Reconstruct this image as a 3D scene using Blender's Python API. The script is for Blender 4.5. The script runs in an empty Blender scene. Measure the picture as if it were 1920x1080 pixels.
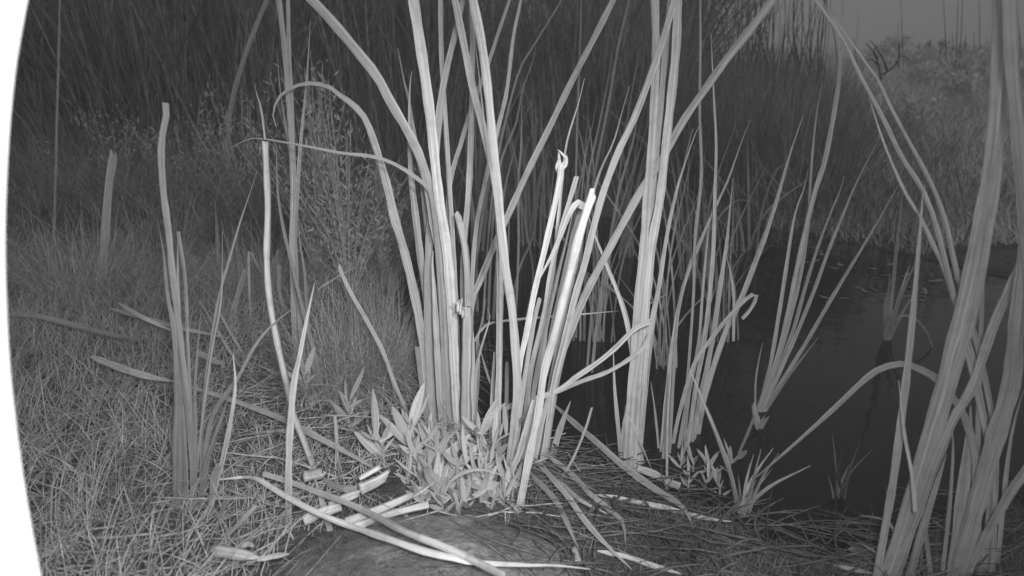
import bpy, math, random
import numpy as np
random.seed(11); rng = np.random.default_rng(11)
scene = bpy.context.scene
C = scene.collection

# ------------------------------------------------------------------ camera
CAM_Z, F, HOR = 0.5, 1150.0, 250.0           # height above water, focal length and horizon in 1920-px units
PITCH = math.atan((540 - HOR) / F)
cam = bpy.data.cameras.new('camera'); cam.sensor_width = 36; cam.lens = F * 36 / 1920
cam.clip_start = 0.01; cam.clip_end = 600
cam.dof.use_dof = True; cam.dof.focus_distance = 1.0; cam.dof.aperture_fstop = 5.5
camo = bpy.data.objects.new('camera', cam); C.objects.link(camo)
camo.location = (0, 0, CAM_Z); camo.rotation_euler = (math.pi/2 - PITCH, 0, 0)
scene.camera = camo

# ------------------------------------------------------------------ sky, before dawn, seen by a monochrome sensor
SUN_EL, SUN_AZ = math.radians(22), math.radians(150)     # fill added behind the camera to brighten the hill, azimuth clockwise from the view
w = bpy.data.worlds.new('World'); scene.world = w; w.use_nodes = True
nt = w.node_tree; nt.nodes.clear()
sky = nt.nodes.new('ShaderNodeTexSky'); sky.sky_type = 'NISHITA'; sky.sun_disc = False
sky.sun_elevation = SUN_EL; sky.sun_rotation = SUN_AZ; sky.air_density = 1.5; sky.dust_density = 4.0
bw = nt.nodes.new('ShaderNodeRGBToBW'); bg = nt.nodes.new('ShaderNodeBackground'); wo = nt.nodes.new('ShaderNodeOutputWorld')
bg.inputs['Strength'].default_value = 0.113
pw = nt.nodes.new('ShaderNodeMath'); pw.operation = 'POWER'; pw.inputs[1].default_value = 0.35      # thin high overcast evens the sky out
nt.links.new(sky.outputs[0], bw.inputs[0]); nt.links.new(bw.outputs[0], pw.inputs[0]); nt.links.new(pw.outputs[0], bg.inputs[0]); nt.links.new(bg.outputs[0], wo.inputs[0])
sl = bpy.data.lights.new('sun_fill', 'SUN'); sl.energy = 0.42; sl.angle = math.radians(30)
so = bpy.data.objects.new('sun_fill', sl); C.objects.link(so)
from mathutils import Vector, Matrix
so.rotation_euler = Vector((-math.sin(SUN_AZ)*math.cos(SUN_EL), -math.cos(SUN_AZ)*math.cos(SUN_EL), -math.sin(SUN_EL))).to_track_quat('-Z', 'Y').to_euler()
scene.view_settings.view_transform = 'Standard'; scene.view_settings.look = 'None'
scene.view_settings.exposure = 0.0; scene.view_settings.gamma = 1.0

# ------------------------------------------------------------------ helpers
fw = np.array([0, math.cos(PITCH), -math.sin(PITCH)]); up = np.array([0, math.sin(PITCH), math.cos(PITCH)])
rt = np.array([1.0, 0, 0]); CP = np.array([0, 0, CAM_Z])
def at(px, py, d): return CP + d * (fw + rt * (px - 960) / F + up * (540 - py) / F)
def depth_of(p): return float(np.dot(np.asarray(p) - CP, fw))
def plane_hit(px, py, z=0.0):
    dr = fw + rt * (px - 960) / F + up * (540 - py) / F
    return CP + dr * ((z - CAM_Z) / dr[2])

def vnoise(x, y, s=1.0, seed=0):
    x = np.asarray(x, float) * s; y = np.asarray(y, float) * s
    def h(i, j):
        n = np.sin(i * 127.1 + j * 311.7 + seed * 74.7) * 43758.5453
        return n - np.floor(n)
    i = np.floor(x); j = np.floor(y); fx = x - i; fy = y - j
    fx = fx*fx*(3-2*fx); fy = fy*fy*(3-2*fy)
    return (h(i,j)*(1-fx)+h(i+1,j)*fx)*(1-fy) + (h(i,j+1)*(1-fx)+h(i+1,j+1)*fx)*fy

# the pond's outline, from the shoreline in view, closed out of view on the right
POND = [plane_hit(*p)[:2] for p in [(700,742),(800,792),(900,812),(1000,838),(1100,872),(1200,905),(1330,948),(1400,985),(1490,1020),(1580,1040),(1660,1010),(1760,972),(1920,945),(2150,925)]]
POND += [np.array(p) for p in [(1.25,0.75),(2.0,0.9),(2.6,1.2),(3.1,1.8)]]
POND += [plane_hit(*p)[:2] for p in [(2150,575),(1920,528),(1760,492),(1560,452),(1400,425),(1200,408),(1000,408),(850,418),(775,450),(750,520),(745,600),(705,690)]]
POND = np.array(POND)
def pond_sd(x, y):
    x = np.asarray(x, float); y = np.asarray(y, float)
    best = np.full(x.shape, 1e9); inside = np.zeros(x.shape, bool); n = len(POND)
    for i in range(n):
        ax, ay = POND[i]; bx, by = POND[(i+1) % n]
        ex, ey = bx-ax, by-ay; L = ex*ex+ey*ey + 1e-12
        t = np.clip(((x-ax)*ex+(y-ay)*ey)/L, 0, 1)
        best = np.minimum(best, np.hypot(x-ax-t*ex, y-ay-t*ey))
        c = (ay > y) != (by > y)
        inside ^= c & (x < ax + (y-ay)*ex/(ey if abs(ey) > 1e-9 else 1e-9))
    return np.where(inside, -best, best)
def sstep(a, b, v):
    t = np.clip((v-a)/(b-a), 0, 1); return t*t*(3-2*t)
def terrain(x, y):
    x = np.asarray(x, float); y = np.asarray(y, float)
    sd = pond_sd(x, y)
    z = np.where(sd < 0, np.maximum(sd*0.9, -0.22), 0.05*sstep(0, 0.22, sd) + 0.02*sstep(0.2, 0.9, sd))
    z = z + np.where(sd > 0, sstep(0, 0.15, sd), 0) * (0.022*(vnoise(x,y,9,1)-.5) + 0.012*(vnoise(x,y,31,2)-.5))
    d = np.hypot(x, y)
    right = sstep(-0.1, 0.35, x/np.maximum(y, 0.3)) * (y > 0)
    rise = np.clip(y-3.3, 0, 8.0)
    z = z + np.where(sd > 0.05, right*((0.200+0.03*np.clip(x/np.maximum(y,.3)-.2,0,1))*rise) + (1-right)*0.05*np.clip(d-3, 0, 8), 0)
    z = z + right*0.25*(vnoise(x,y,0.5,4)-.5)*sstep(4, 9, d) + 1.5*(vnoise(x,y,0.03,5)-.5)*sstep(15, 50, d)
    return z
# boulder at the bottom of the view
BC = plane_hit(800, 1075, 0.06); BR = (0.165, 0.105, 0.060)
def height(x, y, rock=True):
    z = terrain(x, y)
    if rock:
        r2 = ((np.asarray(x)-BC[0])/BR[0])**2 + ((np.asarray(y)-BC[1])/BR[1])**2
        z = np.maximum(z, np.where(r2 < 1, 0.035 + BR[2]*np.sqrt(np.clip(1-r2, 0, 1)), -9))
    return z
def hit(px, py, rock=True, water=True):
    """where the ray of a picture point meets ground, boulder or water"""
    dr = fw + rt*(px-960)/F + up*(540-py)/F
    ts = np.concatenate([np.linspace(0.3, 4, 700), np.linspace(4.02, 40, 900)])
    P = CP + ts[:, None]*dr
    h = height(P[:, 0], P[:, 1], rock)
    if water: h = np.maximum(h, 0)
    k = np.argmax(P[:, 2] < h)
    p = P[k].copy(); p[2] = h[k]
    return p

# ------------------------------------------------------------------ materials (the sensor sees grey only)
def mat(name, build):
    m = bpy.data.materials.new(name); m.use_nodes = True
    b = m.node_tree.nodes['Principled BSDF']; build(m.node_tree, b); return m
def N(t, typ, **kw):
    n = t.nodes.new(typ)
    for k, v in kw.items():
        if k in n.inputs: n.inputs[k].default_value = v
        else: setattr(n, k, v)
    return n
def ramp(t, src, a, b, lo=0.3, hi=0.7):
    r = N(t, 'ShaderNodeMapRange'); t.links.new(src, r.inputs['Value'])
    r.inputs['From Min'].default_value = lo; r.inputs['From Max'].default_value = hi
    r.inputs['To Min'].default_value = a; r.inputs['To Max'].default_value = b
    return r.outputs[0]
def mul(t, a, b, op='MULTIPLY'):
    n = N(t, 'ShaderNodeMath', operation=op)
    for i, s in enumerate((a, b)):
        if isinstance(s, (int, float)): n.inputs[i].default_value = s
        else: t.links.new(s, n.inputs[i])
    return n.outputs[0]
def blade_mat(name, lo, hi, rough=0.5, trans=0.0, spots=0.16):
    def build(t, b):
        oi = N(t, 'ShaderNodeObjectInfo'); uv = N(t, 'ShaderNodeUVMap'); tc = N(t, 'ShaderNodeTexCoord')
        mp = N(t, 'ShaderNodeMapping'); mp.inputs['Scale'].default_value = (3.4, 0.45, 1)
        t.links.new(uv.outputs[0], mp.inputs[0])
        ad = N(t, 'ShaderNodeVectorMath', operation='ADD'); t.links.new(mp.outputs[0], ad.inputs[0])
        sc = N(t, 'ShaderNodeVectorMath', operation='SCALE'); sc.inputs[0].default_value = (37, 91, 13); t.links.new(oi.outputs['Random'], sc.inputs['Scale'])
        t.links.new(sc.outputs[0], ad.inputs[1])
        st = N(t, 'ShaderNodeTexNoise', Scale=1.0, Detail=5.0, Roughness=0.7); t.links.new(ad.outputs[0], st.inputs['Vector'])
        sp = N(t, 'ShaderNodeTexNoise', Scale=46.0, Detail=5.0, Roughness=0.65); t.links.new(tc.outputs['Object'], sp.inputs['Vector'])
        base = ramp(t, oi.outputs['Random'], lo, hi, 0, 1)
        v = mul(t, base, ramp(t, st.outputs[0], 0.5, 1.22, 0.33, 0.67))
        v = mul(t, v, ramp(t, sp.outputs[0], 1.0 - spots, 1.0, 0.36, 0.5))
        cb = N(t, 'ShaderNodeCombineColor'); [t.links.new(v, cb.inputs[i]) for i in range(3)]
        t.links.new(cb.outputs[0], b.inputs['Base Color'])
        b.inputs['Roughness'].default_value = rough; b.inputs['Specular IOR Level'].default_value = 0.35
        bp = N(t, 'ShaderNodeBump', Strength=0.35, Distance=0.001); t.links.new(st.outputs[0], bp.inputs['Height']); t.links.new(bp.outputs[0], b.inputs['Normal'])
        if trans:
            tr = N(t, 'ShaderNodeBsdfTranslucent'); t.links.new(cb.outputs[0], tr.inputs[0])
            mx = N(t, 'ShaderNodeMixShader', Fac=trans); out = t.nodes['Material Output']
            t.links.new(b.outputs[0], mx.inputs[1]); t.links.new(tr.outputs[0], mx.inputs[2]); t.links.new(mx.outputs[0], out.inputs[0])
    return mat(name, build)
def mass_mat(name, lo, hi, scale=6.0, rough=0.8, fine=None, trans=0.0):
    def build(t, b):
        tc = N(t, 'ShaderNodeTexCoord')
        n1 = N(t, 'ShaderNodeTexNoise', Scale=scale, Detail=5.0, Roughness=0.6); t.links.new(tc.outputs['Object'], n1.inputs['Vector'])
        n2 = N(t, 'ShaderNodeTexNoise', Scale=fine or scale*12, Detail=3.0); t.links.new(tc.outputs['Object'], n2.inputs['Vector'])
        v = mul(t, ramp(t, n1.outputs[0], lo, hi), ramp(t, n2.outputs[0], 0.6, 1.3))
        cb = N(t, 'ShaderNodeCombineColor'); [t.links.new(v, cb.inputs[i]) for i in range(3)]
        t.links.new(cb.outputs[0], b.inputs['Base Color']); b.inputs['Roughness'].default_value = rough; b.inputs['Specular IOR Level'].default_value = 0.2
        bp = N(t, 'ShaderNodeBump', Strength=0.6, Distance=0.01); t.links.new(n2.outputs[0], bp.inputs['Height']); t.links.new(bp.outputs[0], b.inputs['Normal'])
    return mat(name, build)
M_LEAF = blade_mat('cattail_leaf', 0.42, 0.60, 0.5, 0.12)
M_DRY = blade_mat('dry_leaf', 0.50, 0.72, 0.6, 0.0, 0.16)
M_DIM = blade_mat('dull_leaf', 0.36, 0.5, 0.6, 0.1)  # slightly darker variant of the cattail leaf colour
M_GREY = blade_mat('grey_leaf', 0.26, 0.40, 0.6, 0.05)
M_HDIM = blade_mat('shaded_leaf', 0.30, 0.42, 0.6, 0.08)  # leaf colour darkened; weaker light on the foreground clump is painted in
M_DARKL = blade_mat('dark_leaf', 0.12, 0.2, 0.5)  # darkest leaf colour, used on the faint sedge stems
M_CANE = blade_mat('bleached_cane', 0.62, 0.75, 0.5, 0.0, 0.1)
M_SPRIG = blade_mat('seedling_leaf', 0.42, 0.62, 0.55, 0.15, 0.1)
M_GRASS = mass_mat('bank_grass', 0.42, 0.60, 5.0)
M_WET = mass_mat('wet_grass', 0.10, 0.22, 5.0)
M_WETR = mass_mat('wet_reed', 0.08, 0.23, 9.0)
M_STRAW = mass_mat('straw', 0.40, 0.58, 9.0)
M_THICK = mass_mat('reed_thicket', 0.14, 0.40, 1.6)
M_STALK = mass_mat('dark_stalk', 0.06, 0.12, 3.0)
M_SHRUB = mass_mat('shrub_leaf', 0.45, 0.6, 5.0)
M_HILLG = mass_mat('hill_grass', 0.6, 0.9, 1.1)
M_BUSH = mass_mat('dark_bush', 0.06, 0.14, 2.0)
def ground_b(t, b):
    tc = N(t, 'ShaderNodeTexCoord')
    n1 = N(t, 'ShaderNodeTexNoise', Scale=3.0, Detail=8.0, Roughness=0.65); n2 = N(t, 'ShaderNodeTexNoise', Scale=70.0, Detail=6.0, Roughness=0.7)
    for n in (n1, n2): t.links.new(tc.outputs['Object'], n.inputs['Vector'])
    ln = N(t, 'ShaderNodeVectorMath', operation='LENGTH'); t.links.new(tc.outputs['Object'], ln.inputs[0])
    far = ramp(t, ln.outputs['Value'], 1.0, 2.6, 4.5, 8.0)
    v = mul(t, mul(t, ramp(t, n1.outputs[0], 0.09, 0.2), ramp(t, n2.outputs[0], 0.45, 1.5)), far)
    cb = N(t, 'ShaderNodeCombineColor'); [t.links.new(v, cb.inputs[i]) for i in range(3)]
    t.links.new(cb.outputs[0], b.inputs['Base Color']); b.inputs['Roughness'].default_value = 0.9; b.inputs['Specular IOR Level'].default_value = 0.2
    bp = N(t, 'ShaderNodeBump', Strength=0.8, Distance=0.02); t.links.new(n2.outputs[0], bp.inputs['Height']); t.links.new(bp.outputs[0], b.inputs['Normal'])
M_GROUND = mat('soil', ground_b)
def water_b(t, b):
    b.inputs['Base Color'].default_value = (.012, .012, .012, 1); b.inputs['Roughness'].default_value = 0.06; b.inputs['IOR'].default_value = 1.33
    tc = N(t, 'ShaderNodeTexCoord'); n = N(t, 'ShaderNodeTexNoise', Scale=9.0, Detail=2.0); t.links.new(tc.outputs['Object'], n.inputs['Vector'])
    bp = N(t, 'ShaderNodeBump', Strength=0.12, Distance=0.02); t.links.new(n.outputs[0], bp.inputs['Height']); t.links.new(bp.outputs[0], b.inputs['Normal'])
M_WATER = mat('still_water', water_b)
def rock_b(t, b):
    tc = N(t, 'ShaderNodeTexCoord')
    n1 = N(t, 'ShaderNodeTexNoise', Scale=11.0, Detail=7.0, Roughness=0.6); n2 = N(t, 'ShaderNodeTexNoise', Scale=120.0, Detail=5.0, Roughness=0.7)
    for n in (n1, n2): t.links.new(tc.outputs['Object'], n.inputs['Vector'])
    v = mul(t, ramp(t, n1.outputs[0], 0.2, 0.38, 0.45, 0.58), ramp(t, n2.outputs[0], 0.6, 1.3))
    cb = N(t, 'ShaderNodeCombineColor'); [t.links.new(v, cb.inputs[i]) for i in range(3)]
    t.links.new(cb.outputs[0], b.inputs['Base Color']); b.inputs['Roughness'].default_value = 0.85
    bp = N(t, 'ShaderNodeBump', Strength=1.0, Distance=0.008); t.links.new(n2.outputs[0], bp.inputs['Height']); t.links.new(bp.outputs[0], b.inputs['Normal'])
M_ROCK = mat('mossy_rock', rock_b)
def plast_b(t, b):
    tc = N(t, 'ShaderNodeTexCoord'); n = N(t, 'ShaderNodeTexNoise', Scale=40.0, Detail=3.0); t.links.new(tc.outputs['Object'], n.inputs['Vector'])
    v = ramp(t, n.outputs[0], 0.74, 0.82); cb = N(t, 'ShaderNodeCombineColor'); [t.links.new(v, cb.inputs[i]) for i in range(3)]
    t.links.new(cb.outputs[0], b.inputs['Base Color']); b.inputs['Roughness'].default_value = 0.5
M_WHITE = mat('white_plastic', plast_b)

# ------------------------------------------------------------------ object helpers
def mesh_obj(name, verts, faces, m, parent=None, uv=None, smooth=True):
    me = bpy.data.meshes.new(name); me.from_pydata([tuple(v) for v in verts], [], faces)
    if uv is not None:
        l = me.uv_layers.new(name='UVMap'); idx = np.zeros(len(me.loops), np.int32); me.loops.foreach_get('vertex_index', idx)
        l.data.foreach_set('uv', np.asarray(uv, np.float32)[idx].ravel())
    if smooth: me.polygons.foreach_set('use_smooth', [True]*len(me.polygons))
    me.materials.append(m); o = bpy.data.objects.new(name, me); C.objects.link(o)
    if parent is not None: o.parent = parent
    return o
def quad_obj(name, V, Q, m, parent=None, kind=None):
    """V (n,3), Q (m,4) arrays, fast"""
    me = bpy.data.meshes.new(name); me.vertices.add(len(V)); me.vertices.foreach_set('co', np.ascontiguousarray(V, np.float32).ravel())
    me.loops.add(Q.size); me.loops.foreach_set('vertex_index', Q.astype(np.int32).ravel())
    me.polygons.add(len(Q)); me.polygons.foreach_set('loop_start', np.arange(0, Q.size, 4, dtype=np.int32))
    me.update(calc_edges=True); me.validate(); me.materials.append(m)
    o = bpy.data.objects.new(name, me); C.objects.link(o)
    if parent is not None: o.parent = parent
    if kind: o['kind'] = kind
    return o
def tag(o, label, cat=None, group=None, kind=None):
    o['label'] = label
    if cat: o['category'] = cat
    if group: o['group'] = group
    if kind: o['kind'] = kind
    return o
def empty(name, loc, label, cat, group=None):
    o = bpy.data.objects.new(name, None); C.objects.link(o); o.location = tuple(loc); o.empty_display_size = 0.05
    return tag(o, label, cat, group)
def spline(P, n):
    P = np.asarray(P, float)
    if len(P) == 2: P = np.array([P[0], (P[0]*2+P[1])/3, (P[0]+P[1]*2)/3, P[1]])
    d = np.r_[0, np.cumsum(np.linalg.norm(np.diff(P, axis=0), axis=1))]; d /= d[-1]
    ts = np.linspace(0, 1, n); out = []
    E = np.vstack([2*P[0]-P[1], P, 2*P[-1]-P[-2]])
    for t in ts:
        k = min(np.searchsorted(d, t, 'right')-1, len(P)-2); u = (t-d[k])/(d[k+1]-d[k])
        a, b, c, e = E[k], E[k+1], E[k+2], E[k+3]
        out.append(0.5*((2*b)+(-a+c)*u+(2*a-5*b+4*c-e)*u*u+(-a+3*b-3*c+e)*u**3))
    return np.array(out)
def strap(name, P, W, m, parent=None, origin=(0,0,0), thick=0.22, twist=(0,0), face=None):
    """a leaf: lens-shaped, slightly channelled strap along P with widths W; faces the light, turned by twist"""
    P = np.asarray(P); n = len(P); T = np.gradient(P, axis=0); T /= np.linalg.norm(T, axis=1)[:, None] + 1e-12
    V = []; uv = []; L = np.r_[0, np.cumsum(np.linalg.norm(np.diff(P, axis=0), axis=1))]
    prof = [(-.5,0),(-.22,-.42),(.02,-.30),(.24,-.42),(.5,0),(.2,.5),(-.2,.5)]; K = len(prof)
    ref = None; jit = random.uniform(0, 6)
    for i in range(n):
        v = (P[i]-CP) if face is None else np.asarray(face, float); v = v/np.linalg.norm(v)
        S = np.cross(T[i], v); S /= np.linalg.norm(S)+1e-9
        if ref is not None and np.dot(S, ref) < 0: S = -S
        ref = S
        Nn = np.cross(S, T[i])
        if np.dot(Nn, v) < 0: Nn = -Nn
        a = twist[0] + (twist[1]-twist[0])*i/(n-1)
        S2 = S*math.cos(a)+Nn*math.sin(a); N2 = Nn*math.cos(a)-S*math.sin(a)
        th = max(W[i]*thick, 0.0009); wj = W[i]*(1+.07*math.sin(L[i]*95+jit)+.05*math.sin(L[i]*310+2*jit)); jag = random.uniform(-.1, .9)*W[i] if i == n-1 and W[i] > .004 else 0
        for j, (u, q) in enumerate(prof):
            V.append(P[i]+S2*u*wj+N2*q*th+T[i]*jag*random.uniform(-.6, .9)-np.asarray(origin)); uv.append((u*W[i]*120, L[i]*12))
    Fc = []
    for i in range(n-1):
        for j in range(K):
            k = (j+1) % K; Fc.append((i*K+j, i*K+k, (i+1)*K+k, (i+1)*K+j))
    Fc.append(tuple(range(K-1, -1, -1))); Fc.append(tuple((n-1)*K+j for j in range(K)))
    return mesh_obj(name, V, Fc, m, parent, uv, smooth=thick > .3)

BASE_OF = {}
def traced(pts, w, lean=None, d0=None, d1=None, end='t', sink=0.015):
    """picture points (base to tip) -> 3-D path and widths; stands on the ground at the first point and rises as a real leaf would"""
    pts = [tuple(p) for p in pts]
    if pts[-1][1] <= 5:
        a, b = np.array(pts[-2], float), np.array(pts[-1], float); u = (b-a)/np.linalg.norm(b-a)
        pts += [tuple(b+u*150), tuple(b+u*300+np.array([u[0]*70, 0]))]
    b = hit(*pts[0]) if d0 is None else None
    db = depth_of(b) if d0 is None else d0
    arc = np.r_[0, np.cumsum([math.dist(pts[i], pts[i+1]) for i in range(len(pts)-1)])]; arc /= arc[-1]
    P = []
    for (x, y), s in zip(pts, arc):
        if d1 is not None: d = db+(d1-db)*s
        else: d = db*(1-0.245*(pts[0][1]-y)/F*0.9) + (lean or 0)*s
        P.append(at(x, y, max(d, 0.3)))
    if d0 is None: P = [P[0]-np.array([0, 0, sink])] + P
    n = int(min(44, max(10, 3.2*len(pts), arc_len(pts)/22)))
    P = spline(P, n); t = np.linspace(0, 1, n)
    dist = np.array([depth_of(p) for p in P])
    if end == 't': prof = np.where(t < 0.45, 1.0, 1-0.9*((t-0.45)/0.55)**1.6)
    elif end == 'c': prof = np.full(n, 1.0) - 0.12*t
    else: prof = np.minimum(1, 0.25+t*4)*np.minimum(1, 0.2+(1-t)*4)     # 'b': pointed at both ends
    W = np.maximum(w*.9*prof*db/F, 0.0007)
    return P, W
def arc_len(pts): return sum(math.dist(pts[i], pts[i+1]) for i in range(len(pts)-1))
def clump(name, label, cat, leaves, m=M_LEAF, group=None, part='leaf'):
    """leaves: (width px, end, lean or None, points) or with a dict of options as a fifth item"""
    first = leaves[0][3][0]; o0 = leaves[0][4] if len(leaves[0]) > 4 else {}
    base = at(*first, o0['d0']) if 'd0' in o0 else hit(*first)
    e = empty(name, base, label, cat, group); out = []
    for lf in leaves:
        wd, end, lean, pts = lf[:4]; op = lf[4] if len(lf) > 4 else {}
        if lean is None: lean = random.uniform(-.08, .10)
        P, W = traced(pts, wd, lean, op.get('d0'), op.get('d1'), end)
        a = op.get('tw', (random.uniform(-.45, .45), random.uniform(-.6, .6)))
        out.append(strap(part, P, W, op.get('m', m), e, base, op.get('th', 0.13), a))
    return e, out
def lying(name, label, cat, pts, wd, lift=0.006, end='b', m=M_DRY, group=None, th=0.2, lifts=None):
    """something fallen: follows ground and boulder, raised by lift; one path resampled smoothly"""
    P = []
    for i, p in enumerate(pts):
        h = hit(*p); dr = (CP-h)/np.linalg.norm(CP-h)
        P.append(h + dr*((lifts[i] if lifts else lift)/max(dr[2], .15)))
    if len(pts) > 3:
        dd = np.array([depth_of(p) for p in P]); a = np.r_[0, np.cumsum([math.dist(pts[i], pts[i+1]) for i in range(len(pts)-1)])]
        fit = np.polyval(np.polyfit(a/a[-1], dd, 2), a/a[-1]); P = [at(*p, min(f, q+.004)) for p, f, q in zip(pts, fit, dd)]
    P = np.array(P); n = int(min(40, max(6, arc_len(pts)/20))); P = spline(P, n)
    if not lifts:
        hz = np.maximum(height(P[:, 0], P[:, 1]), 0)+0.003; P[:, 2] = np.maximum(P[:, 2], hz)
    t = np.linspace(0, 1, n); d = depth_of(P[n//2])
    prof = np.ones(n) if end == 'c' else (np.minimum(1, .3+t*5)*np.minimum(1, .15+(1-t)*3))
    W = wd*prof*d/F; org = P[0].copy()
    o = strap(name, P, W, m, None, org, th, (random.uniform(-.3, .3), random.uniform(-.3, .3))); o.location = tuple(org)
    return tag(o, label, cat, group)
def blades(X, Y, Z, length, width, lean, az, bend, nseg=3):
    """ribbons for grass: arrays in, vertex and quad arrays out"""
    n = len(X); s = np.linspace(0, 1, nseg+1); V = np.zeros((n, nseg+1, 2, 3))
    ang = rng.uniform(0, 6.283, n)
    for k, t in enumerate(s):
        th = lean + bend*t; r = length*t*np.sin(np.clip(lean+bend*t*.6, -2.4, 2.4)); h = length*t*np.cos(np.clip(lean+bend*t*.6, -2.4, 2.4))
        cx = X+np.cos(az)*r; cy = Y+np.sin(az)*r; cz = Z+h
        wd = width*(1-t)**.7*.5 + 0.00015
        V[:, k, 0] = np.stack([cx-np.cos(ang)*wd, cy-np.sin(ang)*wd, cz], 1); V[:, k, 1] = np.stack([cx+np.cos(ang)*wd, cy+np.sin(ang)*wd, cz], 1)
    b = np.arange(n)[:, None]*(2*(nseg+1)); Q = []
    for k in range(nseg): Q.append(np.stack([b[:, 0]+2*k, b[:, 0]+2*k+1, b[:, 0]+2*k+3, b[:, 0]+2*k+2], 1))
    return V.reshape(-1, 3), np.concatenate(Q)

# ------------------------------------------------------------------ setting
def axis(lo, hi, near, n):
    s = np.linspace(-1, 1, n); v = np.sinh(s*5.2)/np.sinh(5.2); return np.where(v < 0, -v*lo, v*hi)+near
gx = axis(-160, 160, 0.1, 330); gy = np.concatenate([np.linspace(-6, 0.3, 24)[:-1], np.linspace(0.3, 4.5, 230)[:-1], 4.5+np.linspace(0, 1, 110)**3*190])
GX, GY = np.meshgrid(gx, gy); GZ = terrain(GX, GY)
nx, ny = len(gx), len(gy); I = np.arange(nx*ny).reshape(ny, nx)
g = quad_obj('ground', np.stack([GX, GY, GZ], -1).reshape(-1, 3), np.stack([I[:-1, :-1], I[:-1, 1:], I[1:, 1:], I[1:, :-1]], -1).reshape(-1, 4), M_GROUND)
g.data.polygons.foreach_set('use_smooth', [True]*len(g.data.polygons)); g['kind'] = 'structure'
mn, mx = POND.min(0)-.25, POND.max(0)+.25
wtr = mesh_obj('pond_water', [(mn[0], mn[1], 0), (mx[0], mn[1], 0), (mx[0], mx[1], 0), (mn[0], mx[1], 0)], [(0, 1, 2, 3)], M_WATER, smooth=False); wtr['kind'] = 'structure'

# boulder
th_ = np.linspace(0, math.pi, 44); ph_ = np.linspace(0, 2*math.pi, 91)[:-1]; V = []; 
for a in th_:
    for b in ph_:
        q = np.array([math.sin(a)*math.cos(b), math.sin(a)*math.sin(b), math.cos(a)])
        k = 1 + 0.10*(float(vnoise(q[0]*2+5, q[1]*2+q[2]*2+5, 1.3, 7))-.5) + 0.05*(float(vnoise(q[0]*2+3, q[1]*2-q[2]+9, 4.2, 8))-.5) + 0.03*(float(vnoise(q[0]*2+3, q[1]*2-q[2]+9, 11, 9))-.5)
        V.append((q[0]*BR[0]*k, q[1]*BR[1]*k, q[2]*BR[2]*k*(1 if q[2] > 0 else 1.2)))
nb = len(ph_); Fc = [(i*nb+j, (i+1)*nb+j, (i+1)*nb+(j+1) % nb, i*nb+(j+1) % nb) for i in range(len(th_)-1) for j in range(nb)]
rk = mesh_obj('boulder', V, Fc, M_ROCK); rk.location = (BC[0], BC[1], 0.033)
tag(rk, 'low dark rounded boulder with paler mossy patch at the bottom edge', 'rock')
n = 16000; X = rng.uniform(-.9, .9, n); Y = rng.uniform(-.9, .9, n); k = (X*X+Y*Y < .85) & (vnoise(X, Y, 3.1, 31)+.35*vnoise(X, Y, 9, 32) > .82); X, Y = X[k], Y[k]; n = len(X)
V, Q = blades(X*BR[0], Y*BR[1], BR[2]*np.sqrt(1-X*X-Y*Y)-.001, rng.uniform(.003, .009, n), rng.uniform(.0006, .0012, n), np.abs(rng.normal(0, .6, n)), rng.uniform(0, 6.283, n), rng.uniform(0, 1.2, n), 2)
quad_obj('moss', V, Q, M_WET, rk, kind='stuff')

# ------------------------------------------------------------------ camera housing and its infrared lamp
hp = [(30,-260),(60,-80),(45,0),(24,120),(10,260),(3,430),(6,580),(15,720),(38,900),(70,1080),(98,1230),(130,1400)]
edge = spline([at(x, y, 0.16) for x, y in sorted(hp[2:], key=lambda p: p[1])], 40)
edge = np.vstack([spline([at(100,-260,0.16), at(70,-120,0.16), at(45,0,0.16)], 10)[:-1], edge])
V = []; Fc = []; nE = len(edge)
for p in edge:
    for q in (p, p-rt*0.003, p-fw*0.17-rt*0.010, p-fw*0.17-rt*0.006): V.append(q)
for i in range(nE-1):
    for j in range(4): Fc.append((i*4+j, (i+1)*4+j, (i+1)*4+(j+1) % 4, i*4+(j+1) % 4))
Fc += [(0, 1, 2, 3), tuple((nE-1)*4+j for j in (3, 2, 1, 0))]
hb = np.array([-0.14, 0.02, float(terrain(-0.14, 0.02))])
he = empty('camera_housing', hb, 'bright white curved camera housing edge along the left border', 'housing')
mesh_obj('hood', [v-hb for v in V], Fc, M_WHITE, he, smooth=False)
pv = []; R_ = 0.016
for z in (-0.05, CAM_Z-0.02):
    for k in range(16): pv.append((R_*math.cos(k*math.pi/8), R_*math.sin(k*math.pi/8), z))
mesh_obj('post', pv, [(k, (k+1) % 16, 16+(k+1) % 16, 16+k) for k in range(16)]+[tuple(range(15, -1, -1)), tuple(range(16, 32))], M_WHITE, he)
def ir(name, aim_px, energy, size, blend, loc):
    l = bpy.data.lights.new(name, 'SPOT'); l.energy = energy; l.spot_size = math.radians(size); l.spot_blend = blend; l.shadow_soft_size = 0.02
    o = bpy.data.objects.new(name, l); C.objects.link(o)
    t = Vector(at(*aim_px, 1.0)); p = Vector(loc); o.location = p; o.rotation_euler = (t-p).to_track_quat('-Z', 'Y').to_euler()
    o.parent = he; o.location = p-Vector(hb)
ir('infrared_lamp_narrow', (880, 560), 19, 56, 1.0, (0.09, -0.01, CAM_Z+0.11))
ir('infrared_lamp_wide', (480, 640), 18, 168, 1.0, (0.03, -0.01, CAM_Z+0.045))

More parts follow.
